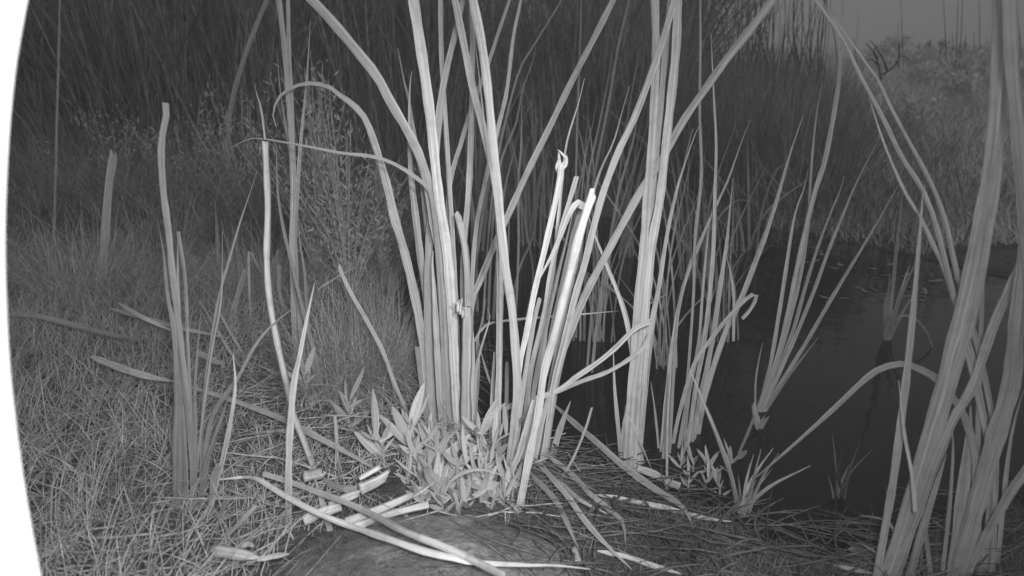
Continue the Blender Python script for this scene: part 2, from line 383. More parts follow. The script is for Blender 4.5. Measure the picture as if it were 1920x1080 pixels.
# ------------------------------------------------------------------ main cattail clumps (traced leaf by leaf)
eA, LA = clump('cattail_clump', 'brightest cattail clump of tall pale leaves in the middle behind the leafy seedlings', 'cattails', [
 (20,'c',0.0,[(862,825),(854,720),(846,560),(837,460),(822,360),(802,180),(775,0)],{'tw':(.1,.25),'m':M_DRY}),
 (17,'t',.05,[(808,800),(800,693),(788,610),(773,533),(755,460),(740,410),(727,352),(710,293),(687,227),(663,197),(640,181),(617,163),(583,156),(550,163),(523,183),(512,213),(518,238)]),
 (15,'t',.08,[(813,797),(803,627),(800,560),(790,493),(780,410),(772,340),(768,267),(768,173),(772,133)]),
 (12,'t',.12,[(818,797),(815,700),(812,600),(806,480),(798,400),(790,330),(783,280),(775,240),(767,190),(757,150),(746,90)]),
 (18,'c',-.03,[(850,815),(838,700),(830,560),(822,460),(812,410),(803,345),(783,283),(757,233),(730,187),(707,143),(673,100),(640,60),(612,28),(585,0)],{'tw':(.2,.1)}),
 (15,'t',.06,[(812,803),(805,700),(802,600),(804,480),(808,400),(815,300),(827,187),(840,117),(857,50),(870,-10)]),
 (10,'c',.1,[(862,812),(857,620),(853,527),(848,427),(843,355),(835,220),(830,150),(827,80),(826,0)]),
 (13,'c',.0,[(878,822),(879,700),(877,577),(877,547),(874,480),(867,440),(858,402)],{'m':M_DRY,'tw':(0,0)}),
 (24,'c',-.02,[(875,832),(873,740),(875,660),(876,600),(874,578)],{'m':M_DRY,'tw':(.1,.1),'th':.35}),
 (13,'c',.12,[(880,790),(880,640),(885,565),(900,527),(927,460),(950,410),(973,358),(1000,300),(1033,233),(1073,150),(1113,73),(1150,0)]),
 (9,'t',.15,[(838,790),(838,500),(843,350),(865,267),(885,200),(913,127),(935,60),(955,0)]),
 (9,'t',.15,[(882,795),(884,560),(893,427),(912,330),(928,262),(947,187),(953,150),(963,67),(977,0)]),
 (9,'t',-.05,[(835,815),(828,600),(818,440),(808,365),(795,345),(780,333),(750,313),(713,297),(673,290),(640,287),(567,273),(533,267),(483,259),(460,263),(434,277)]),
 (14,'t',.0,[(830,815),(822,700),(815,560),(811,500),(812,470)],{'m':M_DRY}),
 (16,'c',.02,[(806,803),(798,760),(790,700),(783,650)],{}),
 (12,'t',.1,[(870,800),(872,640),(868,520),(872,440),(880,340),(884,220),(886,110),(884,0)]),
 (6,'t',-.04,[(886,812),(893,700),(900,660),(915,610),(919,590),(914,578)],{'m':M_DRY}),
 (9,'t',-.03,[(887,815),(887,720),(888,650),(883,590)],{'m':M_CANE}),
 (7,'t',.02,[(890,800),(897,690),(895,640),(902,610),(912,560)],{'m':M_DIM}),
 (6,'t',-.02,[(896,805),(930,755),(915,705),(902,660),(898,640)],{}),
])
for k, (x, y) in enumerate([(858,570),(864,575),(861,566),(868,581)]):
    p = at(x, y, depth_of(hit(875,832))*0.92-.01); q = at(x+random.uniform(-12,12), y-random.uniform(4,14), depth_of(hit(875,832))*.92-.02)
    strap('torn_fibre', spline([p+np.array([0,0,-.012]), p, q], 6), [.006,.006,.005,.004,.003,.001], M_CANE, LA[8], hit(862,825), .4)
clump('cattail_clump', 'pair of tall cattail leaves crossing upwards just right of the brightest clump', 'cattails', [
 (14,'c',.05,[(931,850),(933,760),(936,693),(937,593),(938,493),(936,427),(930,355),(917,290),(903,227),(887,167),(870,83),(853,0)]),
 (17,'c',.03,[(950,905),(963,810),(970,737),(968,680),(960,580),(948,500),(940,430),(932,340),(923,250),(914,160),(903,80),(887,0)],{'tw':(.1,.2)}),
 (6,'t',.0,[(936,850),(938,600),(938,480),(930,380),(918,310),(908,230),(898,140),(889,60)],{'m':M_DRY}),
 (8,'c',.08,[(920,845),(922,760),(925,700),(928,660)]),
 (10,'c',.08,[(948,850),(950,740),(951,680)],{'m':M_DIM}),
])
eC, LC = clump('cattail_clump', 'cattail clump leaning right with snapped and folded stems, right of centre', 'cattails', [
 (12,'c',.02,[(955,905),(960,820),(973,693),(987,627),(1003,543),(1023,460),(1047,350),(1052,312)],{'m':M_DRY}),
 (11,'c',.05,[(975,890),(993,713),(1003,660),(1020,593),(1033,510),(1053,427),(1073,360),(1081,332)]),
 (11,'c',.0,[(1005,860),(1018,720),(1035,620),(1055,530),(1075,440),(1091,388)]),
 (15,'c',-.04,[(972,965),(993,853),(1010,770),(1020,700),(1040,627),(1057,560),(1073,493),(1090,427),(1112,362)],{'m':M_DRY,'tw':(0,.15)}),
 (13,'c',.06,[(1015,880),(1030,787),(1040,713),(1057,643),(1077,560),(1097,493),(1113,427),(1133,355),(1160,283),(1187,227),(1213,160),(1237,93),(1260,17),(1266,-5)]),
 (15,'c',.0,[(1020,862),(1035,760),(1050,677),(1067,627),(1087,577),(1107,533),(1137,477),(1173,410),(1203,355),(1240,300),(1280,228),(1313,180),(1363,110),(1403,60),(1443,7),(1448,0)],{'tw':(.1,.2)}),
 (9,'t',.08,[(1000,870),(1020,650),(1040,480),(1052,360),(1060,283),(1070,240),(1083,200),(1096,147)]),
 (9,'t',.1,[(1012,860),(1025,760),(1045,650),(1070,540),(1095,430),(1123,327),(1150,267),(1167,207),(1180,162)]),
 (14,'c',-.04,[(948,915),(960,880),(973,853),(985,810),(1003,750)],{'m':M_DRY}),
 (14,'t',.0,[(1035,858),(1045,820),(1055,790),(1070,752)]),
 (6,'c',.0,[(1050,903),(1073,863),(1097,807),(1110,764)],{'m':M_DIM}),
 (10,'t',.04,[(985,880),(1000,740),(1018,640),(1040,540),(1062,450),(1078,380)],{'m':M_DIM}),
 (9,'t',.06,[(1000,880),(1015,800),(1030,740),(1048,690),(1070,610),(1085,540)],{'m':M_DIM}),
 (10,'c',-.02,[(962,900),(972,800),(985,700),(1002,600),(1012,560)],{'m':M_LEAF}),
])
P = spline([at(x, y, .83+.002*i) for i, (x, y) in enumerate([(1089,392),(1093,383),(1085,379),(1076,386),(1066,405),(1050,445),(1033,482),(1012,520),(996,549)])], 22)
strap('folded_tip', P, np.linspace(.0085, .003, 22), M_DRY, LC[2], hit(955,905), .15, (0,.8))
for k in range(4):
    p = at(1048+k*2, 325-k*5, .80); strap('torn_fibre', spline([p, p+np.array([random.uniform(-.008,.008),0,.008]), p+np.array([random.uniform(-.01,.01),0,.02])], 6), [.006,.006,.005,.004,.003,.001], M_CANE, LC[0], hit(955,905), .4)
clump('cattail_clump', 'upright cattail clump at the water edge right of the snapped stems', 'cattails', [
 (17,'c',.05,[(1175,882),(1178,820),(1182,750),(1190,660),(1194,593),(1200,527),(1207,460),(1214,360),(1220,300),(1227,187),(1230,100),(1228,0)],{'tw':(0,.5)}),
 (17,'c',.03,[(1186,884),(1190,790),(1199,700),(1212,560),(1222,460),(1233,400),(1240,353),(1253,233),(1267,100),(1271,0)]),
 (12,'c',.1,[(1180,880),(1188,740),(1197,620),(1210,450),(1222,380),(1230,300),(1240,187),(1250,67),(1258,0)]),
 (12,'t',.06,[(1192,872),(1192,760),(1188,677),(1183,643),(1173,593),(1160,553),(1140,503),(1123,460),(1107,417),(1100,395)]),
 (9,'t',.08,[(1198,872),(1206,760),(1215,640),(1235,540),(1250,443),(1268,358),(1283,310),(1300,260),(1315,228)]),
 (6,'t',.1,[(1200,868),(1215,700),(1232,560),(1250,450),(1272,350),(1290,275),(1300,240)],{'m':M_DIM}),
 (8,'t',.0,[(1165,868),(1158,790),(1152,720),(1150,655)]),
 (8,'t',-.04,[(1172,868),(1170,800),(1178,778),(1192,810),(1207,845),(1222,880)]),
 (14,'c',.02,[(1168,880),(1170,820),(1178,760)],{'m':M_LEAF}),
 (12,'t',.03,[(1196,876),(1200,820),(1202,745)],{}),
 (8,'t',.1,[(1205,872),(1190,690),(1205,590),(1225,565),(1250,552)],{}),
])
clump('cattail_clump', 'thin-leaved cattail clump on the shore right of the upright clump', 'cattails', [
 (9,'t',.05,[(1290,832),(1300,760),(1307,713),(1320,643),(1330,560),(1338,460),(1341,355),(1343,267),(1338,167),(1333,60)]),
 (10,'t',.1,[(1296,830),(1312,760),(1335,640),(1350,540),(1362,460),(1368,400),(1374,335)]),
 (11,'t',.1,[(1308,815),(1320,750),(1330,713),(1347,660),(1367,607),(1390,560),(1413,500),(1440,427),(1463,353),(1483,283),(1506,216)]),
 (8,'c',.0,[(1262,832),(1275,770),(1300,687),(1330,640),(1370,590),(1400,560),(1416,550),(1418,556),(1413,570),(1403,585),(1393,596)]),
 (8,'t',.15,[(1240,850),(1250,740),(1262,640),(1280,543),(1297,493),(1320,437),(1347,377),(1367,333),(1390,267),(1408,223)]),
 (9,'t',-.02,[(1383,958),(1373,900),(1347,823),(1313,740),(1292,690)]),
 (7,'t',.05,[(1285,835),(1288,770),(1300,700),(1322,610),(1340,540)],{'m':M_DIM}),
 (10,'t',.05,[(1300,825),(1308,770),(1322,700),(1340,640)],{}),
 (6,'t',.05,[(1375,640),(1376,560),(1371,518),(1362,478)],{'d0':.98}),
 (5,'t',.05,[(1250,920),(1252,800),(1257,720),(1262,640)]),
 (5,'t',.05,[(1235,842),(1228,770),(1220,715)]),
 (9,'t',.05,[(1245,860),(1249,800),(1252,700)],{'m':M_DIM}),
 (6,'t',.1,[(1278,836),(1290,700),(1300,560),(1304,440),(1315,330),(1312,210),(1313,100),(1313,0)],{'m':M_DIM}),
 (6,'t',.1,[(1255,852),(1262,720),(1270,600),(1285,520),(1303,468),(1308,480),(1300,520)],{'m':M_DIM}),
 (6,'t',.12,[(1272,842),(1290,740),(1310,640),(1318,540),(1330,420),(1350,330)],{'m':M_DIM}),
])
clump('cattail_clump', 'fan-shaped cattail tuft standing alone in the open dark water', 'cattails', [
 (8,'t',.05,[(1420,772),(1440,708),(1460,593),(1473,510),(1483,443),(1493,393),(1507,355),(1515,320)]),
 (9,'t',.15,[(1424,772),(1447,708),(1473,610),(1493,510),(1513,420),(1530,353),(1547,300),(1563,217),(1573,150),(1577,83),(1582,0)]),
 (8,'t',.1,[(1427,772),(1452,712),(1487,620),(1513,527),(1537,453),(1560,393),(1577,353),(1583,330)]),
 (7,'t',.1,[(1430,772),(1457,710),(1493,627),(1527,543),(1557,460),(1587,387),(1602,350),(1627,300),(1653,250)]),
 (8,'t',.0,[(1433,772),(1467,713),(1513,640),(1563,553),(1613,470),(1647,413),(1677,360),(1690,338)]),
 (6,'t',-.04,[(1435,772),(1477,707),(1513,660),(1535,632)]),
 (7,'t',.15,[(1429,770),(1470,640),(1500,520),(1515,420),(1520,333),(1525,267),(1533,200),(1542,153)]),
 (4,'t',.0,[(1416,772),(1417,713),(1424,670),(1430,643)]),
 (14,'t',.0,[(1426,774),(1440,730),(1458,680)]),
 (10,'t',.02,[(1421,774),(1434,730),(1448,660)]),
 (6,'c',-.04,[(1385,852),(1400,817),(1415,780)],{}),
], M_LEAF)
clump('cattail_clump', 'short far cattail tuft in the water with one leaf arching right', 'cattails', [
 (6,'t',.0,[(1660,637),(1664,590),(1668,503)]), (7,'t',.1,[(1662,637),(1672,560),(1682,450),(1690,380),(1694,330)]),
 (6,'t',.05,[(1665,637),(1685,560),(1707,493)]), (6,'t',.0,[(1668,637),(1695,580),(1730,530)]), (5,'t',.05,[(1666,637),(1690,555),(1723,477)]),
 (5,'t',-.08,[(1664,637),(1680,598),(1710,594),(1737,622),(1750,660),(1753,694)]), (14,'t',.0,[(1662,639),(1668,610),(1674,580)]), (6,'t',.05,[(1659,637),(1660,570),(1672,520)]),
], M_DIM)
eH, LH = clump('cattail_clump', 'blurred foreground cattail clump with the widest leaves at the right border', 'cattails', [
 (20,'c',-.02,[(1650,1100),(1690,987),(1713,907),(1737,820),(1757,753),(1768,712),(1780,660),(1803,577),(1823,477),(1839,400),(1850,345),(1862,240),(1870,117),(1872,0)],{'tw':(.2,.3)}),
 (18,'c',.02,[(1662,1100),(1700,1000),(1735,890),(1762,800),(1787,713),(1813,627),(1833,543),(1850,443),(1863,360),(1873,240),(1879,110),(1881,0)]),
 (14,'t',.03,[(1640,1100),(1663,970),(1677,887),(1690,787),(1700,705),(1713,577),(1723,460),(1730,370),(1734,345)]),
 (18,'c',.0,[(1672,1100),(1710,987),(1747,887),(1787,787),(1822,727),(1863,610),(1897,533),(1920,487),(1960,410)]),
 (30,'t',-.05,[(1790,1100),(1820,987),(1843,907),(1867,820),(1895,725),(1903,650),(1912,550),(1925,430),(1940,260)]),
 (16,'c',-.05,[(1805,1100),(1822,1057),(1863,980),(1897,920),(1920,887),(1970,800)]),
 (20,'c',-.05,[(1960,1110),(1955,800),(1930,500),(1916,353),(1907,233),(1897,117),(1892,0)]),
 (10,'t',.1,[(1850,1080),(1868,870),(1845,700),(1803,543),(1790,493),(1773,417),(1752,357),(1727,307),(1700,257),(1670,200),(1647,150),(1623,117),(1600,83),(1573,47),(1543,7)]),
 (10,'t',.12,[(1842,1080),(1856,900),(1830,700),(1790,567),(1770,503),(1747,453),(1727,410),(1697,360),(1663,283),(1640,217),(1620,150)]),
 (9,'t',.15,[(1860,1080),(1862,900),(1820,690),(1775,500),(1745,390),(1715,330),(1690,293),(1657,223),(1630,173),(1607,130),(1587,87),(1563,47),(1530,0)]),
 (14,'t',.06,[(1800,1090),(1825,1000),(1830,900),(1826,847),(1813,793),(1790,750),(1760,713),(1727,693),(1690,682),(1647,693),(1613,719),(1570,760),(1530,797),(1467,853),(1420,893),(1400,908)]),
 (24,'t',.05,[(1785,1100),(1800,980),(1810,880),(1818,810),(1820,760)]),
 (8,'t',.02,[(1860,1040),(1860,830),(1845,770),(1833,730),(1828,660)]),
 (9,'t',.02,[(1745,1085),(1738,1020),(1730,963),(1722,900)]),
 (8,'t',.02,[(1765,1085),(1780,953),(1787,840),(1782,780)]),
 (7,'t',.03,[(1716,960),(1710,890),(1697,820),(1690,760),(1685,713)],{'d0':.62}),
 (9,'t',.1,[(1836,1080),(1834,800),(1840,600),(1848,420),(1856,300)]),
 (8,'t',.05,[(1870,1060),(1890,860),(1905,780),(1920,730)]),
 (14,'t',.0,[(1700,1100),(1740,960),(1775,850)]),
 (8,'t',.06,[(1815,1060),(1806,1020),(1780,1000),(1750,976)]),
 (7,'t',.04,[(1668,1090),(1660,1053),(1633,1030),(1607,1017)]),
 (7,'t',.04,[(1690,1085),(1673,987),(1640,970),(1613,967)]),
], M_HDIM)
clump('cattail_clump', 'soft grey cattail clump on the left bank with one tall kinked stem', 'cattails', [
 (12,'c',.0,[(358,955),(363,920),(358,820),(347,715),(333,593),(323,510),(317,443),(310,387),(306,355),(302,283),(307,240),(312,213),(310,193)],{'tw':(0,.1)}),
 (7,'c',.03,[(366,945),(360,800),(352,640),(350,577),(346,510),(334,434)]),
 (10,'t',.04,[(350,950),(344,800),(338,650),(334,540),(333,450)],{'m':M_DIM}),
 (10,'t',.0,[(331,962),(328,853),(332,740),(326,620),(314,553),(307,477),(295,410)],{}),
 (10,'t',-.02,[(395,965),(404,910),(414,877),(430,803),(441,725),(437,664)],{'m':M_DRY}),
 (10,'t',.0,[(372,958),(387,870),(407,807),(430,740)],{}),
 (8,'t',.03,[(364,955),(367,837),(365,740),(370,660),(377,587)]),
 (10,'c',-.02,[(404,1005),(412,970),(424,940)],{}),
 (9,'c',-.03,[(418,1015),(447,983),(480,948)],{'m':M_DRY}),
 (4,'t',-.02,[(334,935),(327,865),(318,815),(325,785),(335,776)]),
 (9,'t',.06,[(380,930),(395,790),(447,707),(477,650),(513,607),(560,571)]),
 (7,'t',.12,[(377,935),(380,780),(387,713),(400,620),(413,547),(430,487),(450,417),(470,358),(482,320)]),
 (14,'c',.0,[(340,958),(340,880),(338,800),(336,730)],{}),
 (13,'c',-.01,[(392,968),(398,930),(402,890),(412,872)],{}),
 (5,'t',.05,[(362,940),(378,800),(397,660),(415,560),(417,434)],{'m':M_DIM}),
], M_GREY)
clump('cattail_clump', 'tall narrow cattail clump on the left bank behind the bleached cut stalk', 'cattails', [
 (11,'c',.0,[(562,700),(553,627),(549,520),(547,460),(550,355),(547,267),(540,167),(533,83),(523,0)]),
 (8,'c',.08,[(565,700),(556,520),(552,350),(547,200),(542,100),(540,0)]),
 (8,'t',.08,[(560,705),(553,560),(555,420),(560,317),(567,233),(575,150),(582,37)]),
 (7,'t',.04,[(568,702),(557,620),(552,450),(545,300),(535,233),(525,167),(519,90)]),
 (8,'t',-.03,[(606,742),(597,693),(580,627),(563,560),(547,493),(533,437),(521,360),(518,267)]),
 (6,'t',-.02,[(585,720),(578,620),(572,520),(563,460),(557,400)]),
 (10,'t',.0,[(572,712),(562,600),(556,500)]),
], M_DIM)
clump('cut_stalk', 'bleached pale cattail stalk cut square at the top, left of centre', 'stalk', [
 (14,'c',.0,[(589,880),(567,820),(550,777),(537,718),(527,677),(513,610),(503,543),(500,477),(502,393),(500,333),(497,265)],{'tw':(0,0),'th':.5}),
 (4,'t',.01,[(497,262),(493,227),(488,197),(477,162)],{'d0':.86}),
], M_DRY, part='stem')
clump('cattail_leaf', 'single upright leaf crossing beside the cut stalk with pale pointed tip', 'leaf', [
 (13,'t',.0,[(541,985),(541,870),(545,790),(552,713),(560,677),(573,610),(590,530)])], M_LEAF)
clump('cattail_leaf', 'short straight leaf stub standing left of the leafy seedlings', 'leaf', [(8,'c',.02,[(632,893),(632,837),(628,780)])], M_LEAF)
clump('cattail_leaf', 'straight leaf slanting down right in front of the fine grass tuft', 'leaf', [(9,'c',-.02,[(765,778),(740,720),(718,660),(687,600),(660,553),(640,512),(636,500)])], M_LEAF)

# sparse fine tufts at the near water edge
def fan(label, base, tips, wd, m, cat='cattails'):
    lv = []
    for (x, y) in tips:
        bx = base[0]+random.uniform(-12, 12); mx_ = bx+(x-bx)*.4; my = base[1]+(y-base[1])*.55
        lv.append((wd*random.uniform(.7, 1.2), 't', None, [(bx, base[1]+random.uniform(-4, 4)), (mx_, my), (x, y)]))
    return clump('sedge_tuft', label, cat, lv, m)
fan('thin sedge tuft at the muddy water edge below the fan-shaped tuft', (1395,966), [(1413,852),(1427,842),(1450,840),(1447,880),(1520,873),(1405,868),(1384,890),(1435,860),(1460,850),(1418,900)], 6, M_DIM, 'sedge')
fan('faint sparse sedge stems in the dark water left of the foreground clump', (1574,934), [(1560,812),(1582,834),(1613,830),(1637,842),(1552,890),(1600,860),(1625,895),(1590,870),(1566,860)], 4, M_DARKL, 'sedge')

# middle-distance clumps standing in the water behind the main ones
clump('cattail_clump', 'dim thin cattail leaves in the water behind the crossing pair', 'cattails', [
 (5.0,'t',.1,[(966,610),(972,470),(972,340),(977,280),(978,200),(976,153)]), (6.5,'t',.1,[(925,600),(935,450),(947,353),(970,262)]),
 (5.0,'t',.15,[(915,600),(925,400),(940,300),(967,233),(980,167),(1000,110),(1010,40)]), (4.3,'t',.2,[(905,610),(925,350),(967,153),(1000,87),(1033,33),(1053,0)]),
 (4.3,'t',.1,[(985,600),(1000,520),(985,420),(970,330)]), (5.8,'c',.1,[(885,560),(893,490),(905,400),(912,330)]), (6.5,'c',.0,[(905,470),(909,430),(913,395)]),
 (4.3,'t',.1,[(1065,600),(1040,520),(1015,470),(995,430)]), (4.3,'t',.1,[(960,560),(975,500),(1000,440),(1005,380)]), (5.8,'t',.2,[(895,585),(890,420),(878,330),(872,200)]), (4.3,'t',.1,[(930,600),(950,520),(955,400),(960,352)]),
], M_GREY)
clump('cattail_clump', 'dim upright cattail leaves in the water behind the snapped stems', 'cattails', [
 (5.8,'t',.2,[(1095,640),(1098,500),(1105,400),(1120,300),(1140,200),(1160,83),(1180,0)]), (5.0,'t',.2,[(1088,640),(1090,480),(1103,333),(1120,250),(1140,150),(1150,83)]),
 (4.3,'t',.2,[(1080,635),(1085,450),(1097,300),(1112,230),(1120,180)]), (4.3,'t',.2,[(1075,640),(1078,450),(1082,250),(1088,80),(1090,0)]), (6.5,'t',.1,[(1110,700),(1120,600),(1130,520),(1135,450)]),
 (5.8,'t',.1,[(1100,700),(1108,600),(1112,540),(1112,480)]), (4.3,'t',.1,[(1060,620),(1065,480),(1080,380),(1095,300),(1103,200)]), (5.8,'t',.15,[(1120,640),(1140,480),(1160,360),(1190,250),(1200,150)]), (4.3,'t',.2,[(1105,640),(1150,430),(1165,300),(1180,200),(1197,100),(1200,30)]),
 (5.0,'t',.1,[(1050,600),(1040,500),(1030,420),(1040,300)]),
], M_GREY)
def rand_clump(label, bx, by, n, hmin, hmax, spread, m, wpx=4):
    lv = []
    for k in range(n):
        x = bx+random.gauss(0, 14); h = random.uniform(hmin, hmax); s = random.gauss(0, spread)
        pts = [(x, by+random.uniform(-5, 5)), (x+s*.25, by-h*.5), (x+s, by-h)]
        if random.random() < .2: pts.append((x+s+math.copysign(40, s), by-h+random.uniform(0, 50)))
        lv.append((wpx*random.uniform(.7, 1.3), 't', random.uniform(0, .3), pts))
    return clump('cattail_clump', label, 'cattails', lv, m)
rand_clump('dim cattail clump across the water between the two upright clumps', 1290, 520, 12, 140, 330, 45, M_GREY)
rand_clump('dim cattail clump across the water behind the upright clump', 1180, 480, 12, 140, 330, 40, M_GREY)
rand_clump('dim cattail clump across the water left of the hooked leaf', 1345, 560, 9, 120, 260, 40, M_GREY)
rand_clump('dim cattail clump across the water above the crossing pair', 1000, 460, 12, 140, 360, 40, M_GREY)
rand_clump('dim cattail clump across the water behind the brightest clump', 880, 455, 12, 140, 380, 45, M_GREY)
rand_clump('small dim cattail clump at the far shore behind the thin-leaved clump', 1400, 470, 8, 90, 220, 40, M_GREY, 4)

rand_clump('thin crossing cattail blades in the water right of the snapped stems', 1130, 640, 13, 160, 420, 75, M_DIM, 3.5)
rand_clump('thin crossing cattail blades in the water between upright and thin-leaved clumps', 1250, 690, 14, 160, 430, 75, M_DIM, 3.5)
rand_clump('thin crossing cattail blades in the water left of the fan-shaped tuft', 1350, 640, 12, 140, 360, 70, M_GREY, 3)
# scattered stems on the left bank
for i, (lab, wd, pts, m) in enumerate([
 ('faint broken stalk furthest left in the haze of grass', 16, [(190,560),(197,440),(204,350),(213,290)], M_LEAF),
 ('tall dim leaf slanting up left of the narrow clump against dark reeds', 9, [(425,440),(428,260),(432,207),(447,143),(473,67),(500,0)], M_DIM),
 ('splintered thick stub with cut top on the left bank', 12, [(430,612),(440,575),(450,540),(460,508)], M_LEAF),
 ('short bent leaf left of the cut stalk, folded at its tip', 5, [(470,600),(467,530),(467,470),(478,490),(490,512)], M_LEAF),
 ('thin upright stem rising behind the left grass', 7, [(410,520),(407,437),(403,370)], M_DIM),
 ('thin straight stalk far left against the dark reeds', 4, [(267,470),(267,400),(266,340)], M_DIM),
 ('short pale leaf stub right of the cut stalk', 8, [(534,590),(523,543),(523,497)], M_LEAF),
 ('short slanted leaf just right of the cut stalk', 7, [(505,540),(512,500),(523,467)], M_LEAF),
 ('thin long leaf slanting up from the left clump towards the right', 5, [(460,672),(430,620),(397,560)], M_LEAF),
 ('thin leaf slanting across the left clump lower down', 5, [(452,690),(427,653),(373,562)], M_LEAF),
 ('thin bent twig crossing above the fine grass tuft', 4, [(596,560),(597,543),(640,515),(670,497)], M_DRY),
 ('tall faint vertical stem at far left beside the housing', 4, [(100,520),(106,250),(110,100),(112,0)], M_DIM),
 ('dark leaf in front of the short cut cane, bottom left of centre', 12, [(620,1000),(608,955),(596,915),(590,895)], M_DIM),
]):
    clump('cattail_shoot', lab, 'stem', [(wd, 'c' if 'stub' in lab or 'stalk' in lab else 't', .05, pts)], m)

# ------------------------------------------------------------------ fallen leaves and canes
lying('fallen_leaf', 'dim fallen leaf stretching from the left border across the grass', 'fallen leaf', [(5,590),(50,590),(83,595),(133,608),(200,625),(267,638)], 10, .09, 'b', M_LEAF)
lying('fallen_leaf', 'wide fallen leaf lying left of the soft grey clump', 'fallen leaf', [(170,668),(207,683),(267,703),(333,717)], 12, .08, 'b', M_DRY)
lying('fallen_leaf', 'long straight fallen leaf running right from the grey clump to the seedlings', 'fallen leaf', [(345,722),(420,745),(533,787),(600,822),(640,843),(693,873),(716,886)], 10, .045, 'b', M_DRY)
lying('fallen_leaf', 'lower leaf of the crossed pair lying on the left grass', 'fallen leaf', [(207,578),(260,593),(333,613),(427,634)], 8, .08, 'b', M_DRY)
lying('fallen_leaf', 'upper leaf of the crossed pair lying on the left grass', 'fallen leaf', [(223,570),(267,597),(330,624)], 8, .09, 'b', M_DRY)
lying('fallen_leaf', 'short pale fallen leaf between grey clump and cut stalk', 'fallen leaf', [(367,660),(417,684)], 11, .07, 'b', M_DRY)
lying('fallen_leaf', 'short fallen leaf block among grass in the left background', 'fallen leaf', [(345,446),(365,440),(385,432)], 10, .05, 'c', M_DIM)
lying('fallen_leaf', 'thin leaf lying on far left grass pointing down right', 'fallen leaf', [(233,503),(252,530),(272,555)], 7, .05, 'b', M_LEAF)
lying('fallen_leaf', 'long bowed leaf crossing the boulder from the grey clump to the bottom right', 'fallen leaf', [(405,900),(453,895),(480,897),(503,910),(547,937),(607,967),(660,987),(727,1010),(793,1033),(853,1047),(893,1055),(1000,1060),(1040,1060),(1106,1067)], 11, .035, 'b', M_DRY)
lying('fallen_leaf', 'square-cut leaf crossing the boulder above the long bowed leaf', 'fallen leaf', [(493,888),(547,905),(593,922),(643,940),(693,962),(760,997),(827,1023),(880,1047),(943,1078)], 11, .04, 'c', M_LEAF)
lying('cut_cane', 'longer pale cut cane, upper one of the two beside the boulder', 'cane', [(648,982),(700,962),(773,932)], 17, .03, 'c', M_CANE, th=.6)
lying('cut_cane', 'lower pale cut cane lying against the boulder top', 'cane', [(667,990),(730,966),(803,947)], 15, .026, 'c', M_CANE, th=.6)
lying('cut_cane', 'short fat bright cane piece at the foot of the seedlings', 'cane', [(676,918),(700,908),(722,898)], 22, .035, 'c', M_CANE, th=.7)
lying('cut_cane', 'short thin bright cane piece just above the fat one', 'cane', [(674,900),(713,878)], 10, .045, 'c', M_CANE, th=.6)
lying('cut_cane', 'bright split cane chip above the two long canes', 'cane', [(618,952),(645,938),(672,928)], 17, .03, 'c', M_CANE, th=.5)
lying('cut_cane', 'dull wide cane piece left of the two long canes', 'cane', [(570,980),(600,966),(640,950)], 20, .025, 'c', M_DRY, th=.5)
lying('cut_cane', 'stubby square-ended cane at the foot of the bleached stalk', 'cane', [(570,894),(588,892),(606,890)], 22, .03, 'c', M_DRY, th=.7)
lying('cut_cane', 'dull thick husk lying in the grass at the bottom left', 'cane', [(392,1030),(430,1040),(487,1048)], 24, .035, 'b', M_DRY, th=.5)
lying('fallen_leaf', 'pale leaf tip pointing right from the thick husk', 'fallen leaf', [(482,1052),(510,1046),(542,1041)], 10, .035, 'b', M_DRY)
lying('cut_cane', 'small pale knob of husk above the thick husk', 'cane', [(452,1030),(466,1022),(476,1030)], 14, .04, 'b', M_DRY, th=.6)
lying('fallen_leaf', 'brown curved leaf resting over cane pieces, left of the seedlings', 'fallen leaf', [(608,900),(625,910),(650,917),(690,912)], 13, .03, 'b', M_DIM)
lying('fallen_leaf', 'longest straight leaf sloping down right past the upright clump', 'fallen leaf', [(1037,757),(1073,790),(1123,833),(1173,877),(1233,920),(1280,950),(1300,990)], 12, .03, 'b', M_LEAF)
lying('fallen_leaf', 'bent leaf sloping right below the snapped stems, tip turned down', 'fallen leaf', [(1023,850),(1073,890),(1107,927),(1140,953),(1167,977),(1173,1020)], 10, .03, 'b', M_LEAF)
lying('fallen_leaf', 'broad leaf sloping down right nearest the boulder', 'fallen leaf', [(997,853),(1027,887),(1067,933),(1090,967),(1123,1007),(1153,1037),(1185,1068)], 11, .03, 'b', M_LEAF)
lying('fallen_leaf', 'steeper leaf ending near the pale stub right of the boulder', 'fallen leaf', [(980,877),(1023,917),(1047,947),(1073,1003),(1084,1027)], 10, .025, 'b', M_LEAF)
lying('fallen_leaf', 'pale straight leaf pointing right towards the thin sedge tuft', 'fallen leaf', [(1117,927),(1173,937),(1240,950),(1280,961),(1330,973),(1373,978)], 9, .02, 'b', M_DRY)
lying('fallen_leaf', 'pale leaf leaving the bottom edge right of the boulder', 'fallen leaf', [(1120,1033),(1173,1043),(1223,1060),(1285,1078)], 9, .015, 'b', M_DRY)
lying('fallen_leaf', 'broad flat leaf end at the foot of the upright clump', 'fallen leaf', [(1195,878),(1225,888),(1250,902),(1273,911)], 13, .012, 'c', M_LEAF)
lying('cut_cane', 'short pale stub standing out right of the boulder', 'cane', [(1076,1028),(1084,1058)], 14, .02, 'c', M_DRY, th=.5)
lying('fallen_leaf', 'thin leaf lying among the right sloping leaves', 'fallen leaf', [(1047,900),(1090,940),(1140,965)], 7, .03, 'b', M_LEAF)
lying('fallen_leaf', 'thin leaf at the bottom under the foreground clump', 'fallen leaf', [(1555,1058),(1597,1068),(1640,1078)], 8, .012, 'b', M_DIM)
